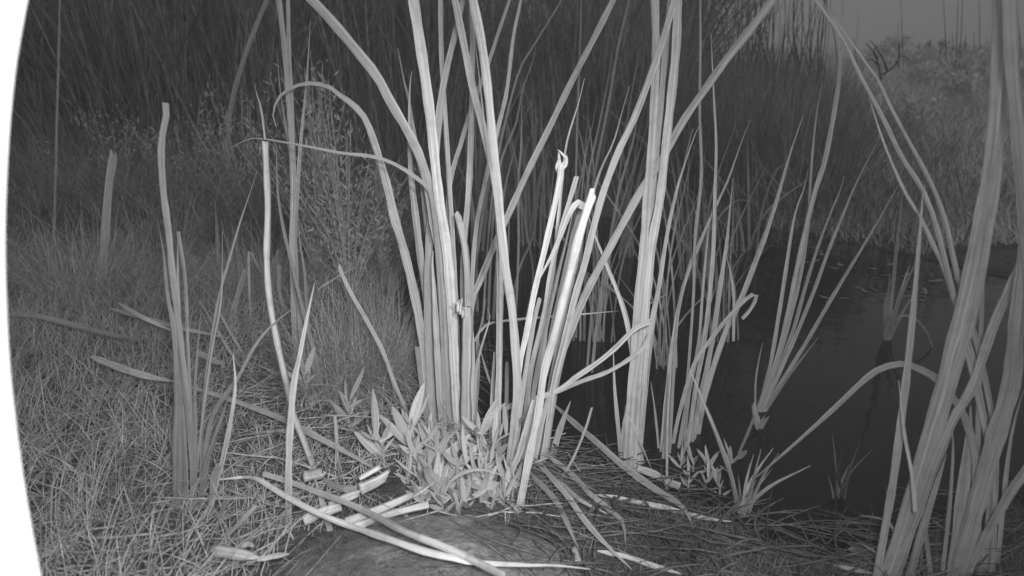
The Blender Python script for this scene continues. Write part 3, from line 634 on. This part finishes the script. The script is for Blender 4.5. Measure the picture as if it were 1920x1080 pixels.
lying('fallen_leaf', 'pale oval leaf floating by the foreground clump', 'fallen leaf', [(1588,1034),(1605,1032),(1628,1034)], 9, .004, 'b', M_LEAF)
def leaning(label, pts, wd, d0, d1, end='c', m=M_LEAF):
    P, W = traced(pts, wd, 0, d0, d1, end); o = strap('broken_leaf', P, W, m, None, P[0], .18, (.1, .3)); o.location = tuple(P[0]); tag(o, label, 'broken leaf')
leaning('broken leaf leaning right with a wide pale cut end above the water', [(945,768),(960,760),(1040,735),(1080,707),(1120,680),(1153,653),(1190,617),(1221,602)], 11, .92, .84, 'c', M_DRY)
leaning('broken leaf below the wide cut one, its end drooping at the clump', [(985,752),(1030,740),(1090,715),(1140,697),(1180,673),(1205,652),(1218,626)], 9, .93, .86, 'c', M_LEAF)
leaning('thin pale stem lying level across the dark water gap', [(890,640),(910,610),(960,600),(1080,590),(1160,583)], 5, 1.05, 1.05, 't', M_DRY)
leaning('arched leaf bowing over the front of the leafy seedlings', [(832,925),(846,902),(868,887),(893,880),(922,884),(950,896)], 7, .74, .70, 't', M_DIM)
lying('twig', 'thin bare twig lying level in the grass left of the brightest clump', 'twig', [(600,780),(680,782),(760,790)], 3, .02, 'b', M_DRY)

# ------------------------------------------------------------------ leafy seedlings with lance-shaped leaves
def lance_mesh():
    n = 9; t = np.linspace(0, 1, n); V = []; Fc = []
    for k in range(n):
        wd = .5*math.sin(math.pi*min(1, t[k]*.93+.05)**.9)**.9*.19+.005; zc = .07*math.sin(t[k]*2.2)
        V += [(-wd, t[k], zc+.06*wd), (0, t[k], zc-.006), (wd, t[k], zc+.06*wd), (0, t[k], zc+.005)]
    for k in range(n-1):
        for j in range(4): Fc.append((k*4+j, k*4+(j+1) % 4, k*4+4+(j+1) % 4, k*4+4+j))
    Fc += [(3, 2, 1, 0), tuple((n-1)*4+j for j in range(4))]
    me = bpy.data.meshes.new('lance_leaf'); me.from_pydata(V, [], Fc)
    l = me.uv_layers.new(name='UVMap'); me.materials.append(M_SPRIG); return me
LANCE = lance_mesh()
def seedling(px, py, hpx, n, label, group=None, lean=0.0, size=1.0, m=M_SPRIG, dd=0):
    b = hit(px, py); d = depth_of(b); h = hpx*d/F
    e = empty('leafy_seedling', b, label, 'plant', group)
    P = spline([np.zeros(3)-np.array([0, 0, .01]), np.array([lean*h*.3, 0, h*.5]), np.array([lean*h, random.uniform(-.3, .3)*h, h*.8])], 8)
    strap('stem', P, np.linspace(.004, .002, 8), m, e, (0, 0, 0), .9, face=(0, 1, 0))
    for k in range(n):
        t = .25+.75*k/(n-1); p = P[min(7, int(t*7))]
        o = bpy.data.objects.new('leaf', LANCE); C.objects.link(o); o.parent = e; o.location = tuple(p)
        L = 56*size*d/F; az = k*2.4+random.uniform(-.7, .7); el = .35+.9*t+random.uniform(-.45, .4)
        el = min(el, 1.45); dv = Vector((math.cos(az)*math.cos(el), math.sin(az)*math.cos(el), math.sin(el)))
        vd = Vector(b-CP).normalized(); sx = dv.cross(vd).normalized(); nz = sx.cross(dv); q = random.uniform(-.6, .6); sx, nz = sx*math.cos(q)+nz*math.sin(q), nz*math.cos(q)-sx*math.sin(q)
        o.rotation_euler = Matrix((sx, dv, nz)).transposed().to_euler(); L *= random.choice([.4, .6, .75, .9, 1.0, 1.25]); o.scale = (L*random.uniform(.5, 1.2), L, L*random.uniform(.4, 1.8))
SL = 'lance-leaved seedling in the dense patch between boulder and brightest clump'; SG = 'leafy seedlings between boulder and clump'
seedling(722, 880, 92, 12, 'leafy seedling with the broadest upright leaf at the left of the patch', None, -.15, 1.5)
seedling(765, 868, 105, 13, 'tallest leafy seedling, left of the patch under the brightest clump', None, .1, 1.25)
seedling(895, 868, 90, 13, 'leafy seedling with a starry bright tip right of the brightest clump base', None, .1, 1.15)
seedling(655, 800, 60, 9, 'lone small leafy seedling in the grass left of the brightest clump', None, 0, 1.0)
seedling(575, 752, 62, 9, 'small leafy seedling beside the cut stalk', None, 0, 1.0)
for (x, y, h, n) in [(750,890,60,10),(785,895,70,11),(810,885,75,11),(835,890,70,11),(860,900,62,11),(790,920,45,10),(825,925,48,11),(880,915,55,11),(905,905,60,11),(925,915,48,10),(850,940,40,10),(900,945,40,10),(875,950,30,8),(935,945,34,9),(815,945,30,9),(765,912,38,9),(945,925,30,8),(785,945,34,9),(845,915,55,10),(920,955,26,9),(945,950,26,9),(960,935,30,8),(860,965,22,8),(830,960,24,8),(800,958,22,8),(890,930,44,10),(870,935,40,9),(770,880,85,11),(800,868,72,10),(910,880,80,11)]:
    seedling(x, y, h*random.uniform(.8, 1.3), n, SL, SG, random.uniform(-.5, .7), random.uniform(.65, 1.15))
SL2 = 'small-leaved weed at the foot of the thin-leaved clump by the water'; SG2 = 'small weeds by the water under the thin-leaved clump'
for (x, y, h, n, q) in zip([1275,1290,1300,1320,1330,1350,1365],[880,915,885,920,895,930,890],[30,28,38,34,40,26,40],[8]*7,['leftmost','second','third','fourth','fifth','sixth','rightmost']):
    seedling(x, y, h, n, q+' small-leaved weed of the row at the foot of the thin-leaved clump', SG2, random.uniform(-.3, .3), .62)
seedling(1420, 806, 18, 8, 'tiny leafy sprig floating at the base of the fan-shaped tuft', None, 0, .8)

# ------------------------------------------------------------------ grass tufts, shrubs
def tuft(px, py, rad, hgt, n, label, m=M_GRASS, width=.0011):
    b = hit(px, py); a = rng.uniform(0, 6.283, n); r = rad*.35*np.sqrt(rng.uniform(0, 1, n))
    L = hgt*rng.uniform(.6, 1.25, n)
    V, Q = blades(np.cos(a)*r, np.sin(a)*r, np.full(n, -.01), L, np.full(n, width), rng.uniform(.05, .9, n), a+rng.normal(0, .9, n), rng.normal(1.3, 1.1, n), 6)
    o = quad_obj('grass_tuft', V, Q, m); o.location = tuple(b); tag(o, label, 'grass')
tuft(695, 722, .19, .21, 2600, 'dense domed tuft of fine hair-like grass beside the brightest clump', M_STRAW, .0010)
tuft(615, 735, .14, .15, 1100, 'smaller fine grass tuft left of the domed one', M_STRAW)
tuft(300, 500, .22, .24, 1100, 'hazy grass tuft in the left background', M_GRASS, .0016)
tuft(480, 560, .2, .2, 900, 'grass tuft behind the cut stalk', M_GRASS, .0014)
tuft(150, 560, .25, .24, 1000, 'grass tuft furthest left near the housing', M_GRASS, .0016)
tuft(385, 450, .2, .26, 900, 'arching grass tuft left of the thin upright stem', M_GRASS, .0016)
def shrub(px, py, hgt, spread, nst, label, m=M_SHRUB, leaf=.022, d=None, per=60):
    b = hit(px, py) if d is None else at(px, py, d)
    e = empty('shrub', b, label, 'shrub'); SV = []; SF = []; LV = []; LQ = []; nl = 0
    for s in range(nst):
        a = random.uniform(0, 6.283); u = random.uniform(.15, 1); sp = spread*u; h = hgt*random.uniform(.7, 1.05)*(1-.55*u*u)
        P = spline([np.array([0, 0, -.02]), np.array([math.cos(a)*sp*.4, math.sin(a)*sp*.4, h*.5]), np.array([math.cos(a)*sp, math.sin(a)*sp, h])], 9)
        k0 = len(SV)
        for i, p in enumerate(P):
            r = hgt*.006*(1-.7*i/8)
            for j in range(4): SV.append(p+np.array([r*math.cos(j*1.571), r*math.sin(j*1.571), 0]))
        for i in range(8):
            for j in range(4): SF.append((k0+i*4+j, k0+i*4+(j+1) % 4, k0+i*4+4+(j+1) % 4, k0+i*4+4+j))
        t = rng.uniform(.2, 1, per); c = np.array([np.interp(t*8, np.arange(9), P[:, q]) for q in range(3)]).T + rng.normal(0, hgt*.03, (per, 3))
        dv = rng.normal(0, 1, (per, 3)); dv[:, 2] = np.abs(dv[:, 2])+.5; dv /= np.linalg.norm(dv, axis=1)[:, None]
        sd = np.cross(dv, rng.normal(0, 1, (per, 3))); sd /= np.linalg.norm(sd, axis=1)[:, None]
        L = leaf*rng.uniform(.5, 1.3, per)[:, None]
        q = np.stack([c, c+dv*L*.5+sd*L*.085, c+dv*L, c+dv*L*.5-sd*L*.085], 1)
        LV.append(q.reshape(-1, 3)); LQ.append(np.arange(per*4).reshape(-1, 4)+nl); nl += per*4
    mesh_obj('branches', SV, SF, m, e); quad_obj('foliage', np.concatenate(LV), np.concatenate(LQ), m, e); return e
for (x, y, h, s, n, lab) in [(655,560,.62,.22,14,'loose small-leaved shrub left of the brightest clump, tallest of the bank'),(600,520,.66,.25,14,'loose shrub behind the tall narrow clump'),(715,530,.42,.12,8,'slim shrub at the pond edge with paler leaves'),(470,470,.6,.28,12,'dim shrub behind the cut stalk in front of reeds'),(360,430,.6,.32,12,'dim shrub in the left background'),(230,420,.6,.35,12,'dim hazy shrub far left in the background')]:
    shrub(x, y, h, s, n*2, lab, M_SHRUB, .026, per=62)
seedling(690, 505, 150, 7, 'upright sprig with broad pale leaves above the domed tuft', None, .15, 1.35)

# ------------------------------------------------------------------ grass and straw that nobody could count
def scatter(n, xr, yr, cond):
    X = rng.uniform(*xr, n); Y = rng.uniform(*yr, n); k = cond(X, Y); return X[k], Y[k]
SC = plane_hit(825, 905, .06)
def bank(X, Y): return (pond_sd(X, Y) > .01) & (((X-BC[0])/.165)**2+((Y-BC[1])/.11)**2 > 1) & (((X-SC[0])/.10)**2+((Y-SC[1])/.05)**2 > 1)
left = lambda X, Y: bank(X, Y) & (X < -.02-.05*Y + .1*vnoise(X, Y, 4, 3)) & (Y > .36)
X, Y = scatter(105000, (-2.6, .1), (.36, 3.2), left); n = len(X); Z = terrain(X, Y)
dist = np.hypot(X, Y); patch = vnoise(X, Y, 5, 12)
L = (.03+.05*patch)*rng.uniform(.5, 1.4, n)*(.6+.9*sstep(.35, .65, -X/np.maximum(Y, .3)) + .8*sstep(1.1, 1.8, Y))
V, Q = blades(X, Y, Z-.005, L, rng.uniform(.0005, .0011, n)*(1+.45*dist), np.abs(rng.normal(0, .5, n)), rng.normal(.6, 1.8, n), rng.uniform(.2, 1.6, n), 4)
tag(quad_obj('bank_grass', V, Q, M_GRASS, kind='stuff'), 'soft grey grass covering the left bank', 'grass')
X, Y = scatter(5200, (-1.6, .10), (.45, 2.2), lambda X, Y: bank(X, Y)); n = len(X); Z = terrain(X, Y)
V, Q = blades(X, Y, Z+rng.uniform(0, .03, n), rng.uniform(.03, .13, n), rng.uniform(.0006, .0015, n), rng.uniform(1.2, 1.6, n), rng.uniform(0, 6.283, n), rng.uniform(-.1, .2, n), 2)
tag(quad_obj('straw_litter', V, Q, M_STRAW, kind='stuff'), 'fine dry straw litter strewn over the near bank', 'straw')
X, Y = scatter(42000, (-.1, .95), (.3, 1.1), lambda X, Y: bank(X, Y) & (pond_sd(X, Y) < .45)); n = len(X); Z = terrain(X, Y)
V, Q = blades(X, Y, Z-.004, rng.uniform(.008, .03, n), rng.uniform(.0006, .0012, n), np.abs(rng.normal(0, .6, n)), rng.uniform(0, 6.283, n), rng.uniform(.1, 1.2, n), 2)
tag(quad_obj('shore_grass', V, Q, M_WET, kind='stuff'), 'short sparse grass along the near shore', 'grass')

def litter(n, xr, yr, lr, wr, cond, m, nm, lab):
    X, Y = scatter(n, xr, yr, cond); V = []; Fc = []
    for x, y in zip(X, Y):
        L = random.uniform(*lr); w_ = random.uniform(*wr); a = random.gauss(-.6, .9); c, s_ = math.cos(a), math.sin(a); k0 = len(V); bow = random.gauss(0, .12); tz = random.uniform(.004, .035)
        for i in range(6):
            t = i/5-.5; px_ = x+c*L*t-s_*L*bow*(t*t*4); py_ = y+s_*L*t+c*L*bow*(t*t*4); z = max(float(height(px_, py_)), 0)+tz*(.5+t)+.003; ww = w_*(1 if 0 < i < 5 else .35)*random.uniform(.8, 1.15)
            V += [(px_-s_*ww/2, py_+c*ww/2, z), (px_, py_, z+ww*.22), (px_+s_*ww/2, py_-c*ww/2, z), (px_, py_, z-ww*.1)]
        for i in range(5):
            for j in range(4): Fc.append((k0+i*4+j, k0+i*4+(j+1) % 4, k0+i*4+4+(j+1) % 4, k0+i*4+4+j))
    tag(mesh_obj(nm, V, Fc, m), lab, 'litter', kind='stuff')
litter(900, (-.75, .02), (.5, 1.6), (.04, .2), (.0015, .006), bank, M_STRAW, 'dead_reed_litter', 'matted dead reed pieces strewn through the left bank grass')
litter(620, (.0, .5), (.5, 1.05), (.04, .2), (.0012, .0045), lambda X, Y: bank(X, Y) | ((pond_sd(X, Y) > -.035)), M_WETR, 'wet_reed_litter', 'dark matted reed pieces along the near shore right of the clumps')
litter(420, (.35, .95), (.4, .95), (.03, .12), (.001, .0035), lambda X, Y: (pond_sd(X, Y) > -.05), M_WETR, 'muddy_litter', 'dark rotting stems on the mud at the bottom right')
# far reed thicket: tall behind the pond, lower towards the right
n0 = 44000; PX = rng.uniform(-500, 1640, n0); D = 3.0+3.2*rng.uniform(0, 1, n0)**1.3
X = (PX-960)/F*D; Y = D*math.cos(PITCH)+.12*D; k = (pond_sd(X, Y) > .12) & ((vnoise(X, Y, 1.7, 41) > .36) | (rng.uniform(0, 1, n0) < .15)); X, Y, PX, D = X[k], Y[k], PX[k], D[k]; n = len(X); Z = terrain(X, Y)
lim = np.interp(PX, [-500, 1150, 1270, 1330, 1500, 1640], [3.2, 3.0, 2.4, 0, 0, 0])*rng.uniform(.3, 1.0, n)*(.65+.6*vnoise(X, Y, 1.1, 42))
skyl = np.interp(PX, [1270, 1330, 1500, 1600, 1640], [60, 52, 68, 108, 135]) + rng.normal(0, 12, n)
cap = np.maximum(CAM_Z + (HOR-skyl)*D/F*1.0 - Z, .15)*rng.uniform(.55, 1.0, n)
H = np.maximum(lim, np.where(PX > 1240, cap, lim))
V, Q = blades(X, Y, Z-.02, H, rng.choice([.002, .003, .004, .006, .012], n), np.abs(rng.normal(0, .16, n)), rng.uniform(0, 6.283, n), rng.exponential(.45, n), 5)
tag(quad_obj('reed_thicket', V, Q, M_THICK, kind='stuff'), 'dark dense reed thicket filling the far bank', 'reeds')
X2 = (rng.triangular(-900, 700, 1900, 50000)-960)/F; D2 = rng.uniform(1.9, 4.8, 50000); X = X2*D2; Y = D2*1.05
k = pond_sd(X, Y) > .04; X, Y = X[k], Y[k]; n = len(X); Z = terrain(X, Y)
V, Q = blades(X, Y, Z-.01, rng.uniform(.12, .55, n), rng.uniform(.002, .006, n), np.abs(rng.normal(0, .35, n)), rng.uniform(0, 6.283, n), rng.uniform(.1, 1.4, n), 3)
tag(quad_obj('thicket_undergrowth', V, Q, M_THICK, kind='stuff'), 'dark tangled undergrowth at the foot of the far reeds', 'undergrowth')
# hill grass on the right
PXh = rng.uniform(1430, 2500, 60000); D = 2.4+9.6*rng.uniform(0, 1, 60000)**1.1; X = (PXh-960)/F*D; Y = D*1.04
k = pond_sd(X, Y) > .03; X, Y, D = X[k], Y[k], D[k]; n = len(X); Z = terrain(X, Y)
V, Q = blades(X, Y, Z-.01, rng.uniform(.06, .28, n)*(.5+vnoise(X, Y, 1.5, 21))*(.5+.5*sstep(2, 5, D)), rng.uniform(.002, .006, n)*(.6+.12*D), np.abs(rng.normal(0, .4, n)), rng.uniform(0, 6.283, n), rng.uniform(.1, 1.4, n), 3)
tag(quad_obj('hill_grass', V, Q, M_HILLG, kind='stuff'), 'pale dry grass and brush on the slope at the right', 'grass')

# stalks standing against the sky
SLAB = 'thin dark stalk standing against the sky above the far thicket'; SGRP = 'stalks against the sky above the thicket'
def stalk(px, py, px2, py2, d, wd, label, group, bend=0):
    p = at(px, py, d); q = at(px2, py2, d); P = spline([p, (p+q)/2+np.array([bend, 0, 0]), q], 9)
    g0 = np.array([p[0], p[1], float(terrain(p[0], p[1]))-.02])
    P = np.vstack([[g0, (g0+p)/2], P]); W = np.linspace(wd, wd*.35, len(P))
    o = strap('reed_stalk', P, W, M_STALK, None, g0, .4); o.location = tuple(g0); tag(o, label, 'reed', group)
for i in range(105):
    x = random.triangular(1275, 1600, 1400); y = np.interp(x, [1285, 1500, 1600], [90, 105, 140]); tip = random.choice([random.uniform(-160, -20), random.uniform(-40, 60)])
    stalk(x, y+20, x+random.gauss(8, 22), tip, random.uniform(4.3, 5.6), random.uniform(.004, .013), SLAB, SGRP, random.uniform(-.05, .05))
ORD = ['first','second','third','fourth','fifth','sixth','seventh','eighth','ninth','tenth','eleventh','twelfth']
SL3 = 'thin stalk rising above the pale hill skyline at the right'; SG3 = 'stalks on the hill skyline'
for i, (x, y, x2, y2) in enumerate([(1607,100,1600,70),(1685,108,1684,40),(1694,108,1689,0),(1762,100,1764,75),(1775,90,1768,-20),(1786,88,1786,60),(1793,86,1797,-20),(1800,86,1806,-20),(1812,84,1810,65),(1827,86,1826,60),(1838,84,1835,-20),(1914,70,1905,-10)]):
    #,1689,0),(1685,108,1684,40),(1775,90,1768,-20),(1786,88,1786,60),(1793,86,1797,-20),(1800,86,1806,-20),(1838,84,1835,-20),(1762,100,1764,75),(1812,84,1810,65),(1827,86,1826,60),(1914,70,1905,-10),(1607,100,1600,70)]:
    stalk(x, y+25, x2, y2, 7.5, .012, ORD[i]+' thin stalk from the left on the pale hill skyline', SG3)
def twig(lab, d, paths):
    b = at(*paths[0][0], d); e = empty('bare_branch', b, lab, 'branch')
    for p in paths:
        q = spline([at(x, y, d) for x, y in p], 10); strap('twig', q, np.linspace(.018, .006, 10), M_STALK, e, b, .8)
twig('bare forked dark branch poking above the thicket right end', 5.2, [[(1652,150),(1646,118),(1640,100),(1623,80)],[(1646,112),(1638,95),(1650,85)],[(1648,122),(1635,112),(1622,112)],[(1665,135),(1650,100),(1632,76)]])
twig('curved dark branch leaning right on the hill skyline', 5.6, [[(1655,140),(1672,128),(1685,112),(1686,80)],[(1680,118),(1690,105),(1700,108)]])
for (x, y, d, s, lab) in [(1750,112,11.0,.42,'round dark bush on the hill skyline'),(1808,104,11.0,.4,'dark bush on the skyline just right of the round one'),(1848,100,11.2,.34,'dark bush on the skyline behind the foreground leaves')]:
    p = at(x, y, d); gz = float(terrain(p[0], p[1]))
    e = shrub(x, y, s, s*.9, 22, lab, M_BUSH, .06, d, 60); e.location = (p[0], p[1], gz)
for i in range(22):
    D = random.uniform(5, 10.8); px = random.uniform(1640, 1930); x = (px-960)/F*D; y = D*1.04; z = float(terrain(x, y))
    h = random.uniform(.22, .42); e = shrub(0, 0, h, h*1.1, 12, 'pale wispy brush growing on the dry slope at the right', M_HILLG, .07, 1.0, 70)
    e['group'] = 'pale brush on the slope'; e.location = (x, y, z)
# low tree whose twigs fill the sky at the top centre-right
shrub(1300, 140, 1.9, .75, 26, 'dark leafy tree top against the sky right of the tall reeds', M_BUSH, .06, 5.0, 90)

# ------------------------------------------------------------------ scraps floating near the far shore
def scrap_mesh():
    V = []; n = 10
    for z in (0, .12):
        for k in range(n):
            a = k*6.283/n; r = 1+.25*math.sin(3*a+1); V.append((r*math.cos(a), r*.45*math.sin(a), z+.1*math.cos(2*a)))
    return V, [tuple(range(n-1, -1, -1)), tuple(range(n, 2*n))]+[(k, (k+1) % n, n+(k+1) % n, n+k) for k in range(n)]
sv, sf = scrap_mesh(); proto = mesh_obj('floating_scrap', sv, sf, M_DIM)
FL = 'small leaf scrap floating among debris near the far shore'; FG = 'floating scraps near the far shore'
spots = [(1755,527),(1735,550),(1523,465),(1640,545),(1700,515),(1660,560)]+[(random.gauss(1620, 85), random.uniform(478, 570)) for _ in range(46)]+[(random.uniform(1380, 1560), random.uniform(440, 520)) for _ in range(12)]
for i, (x, y) in enumerate(spots):
    o = proto if i == 0 else proto.copy()
    if i: C.objects.link(o)
    p = plane_hit(x, y); s = random.uniform(.006, .022)*(1.6 if i < 6 else 1)
    o.location = (p[0], p[1], .002); o.scale = (s, s*random.uniform(.35, 1.1), s*.5); o.rotation_euler = (random.uniform(-.15, .15), random.uniform(-.15, .15), random.uniform(0, 6.28)); tag(o, FL, 'debris', FG)

# ------------------------------------------------------------------ added thin haze volume imitating lens veil
hx = 210.0
hz = mesh_obj('haze', [(x, y, z) for z in (-3.0, 12.0) for x, y in ((-hx, -hx), (hx, -hx), (hx, hx), (-hx, hx))], [(3, 2, 1, 0), (4, 5, 6, 7), (0, 1, 5, 4), (1, 2, 6, 5), (2, 3, 7, 6), (3, 0, 4, 7)], M_WHITE, smooth=False)
hm = bpy.data.materials.new('veil_haze'); hm.use_nodes = True; ht = hm.node_tree; ht.nodes.clear()
pvn = ht.nodes.new('ShaderNodeVolumePrincipled'); ho = ht.nodes.new('ShaderNodeOutputMaterial'); ht.links.new(pvn.outputs[0], ho.inputs['Volume'])
pvn.inputs['Color'].default_value = (.95, .95, .95, 1); pvn.inputs['Density'].default_value = 0.0075
hz.data.materials.clear(); hz.data.materials.append(hm); tag(hz, 'thin added haze over the pond and banks, imitating lens veil', 'haze', kind='stuff')
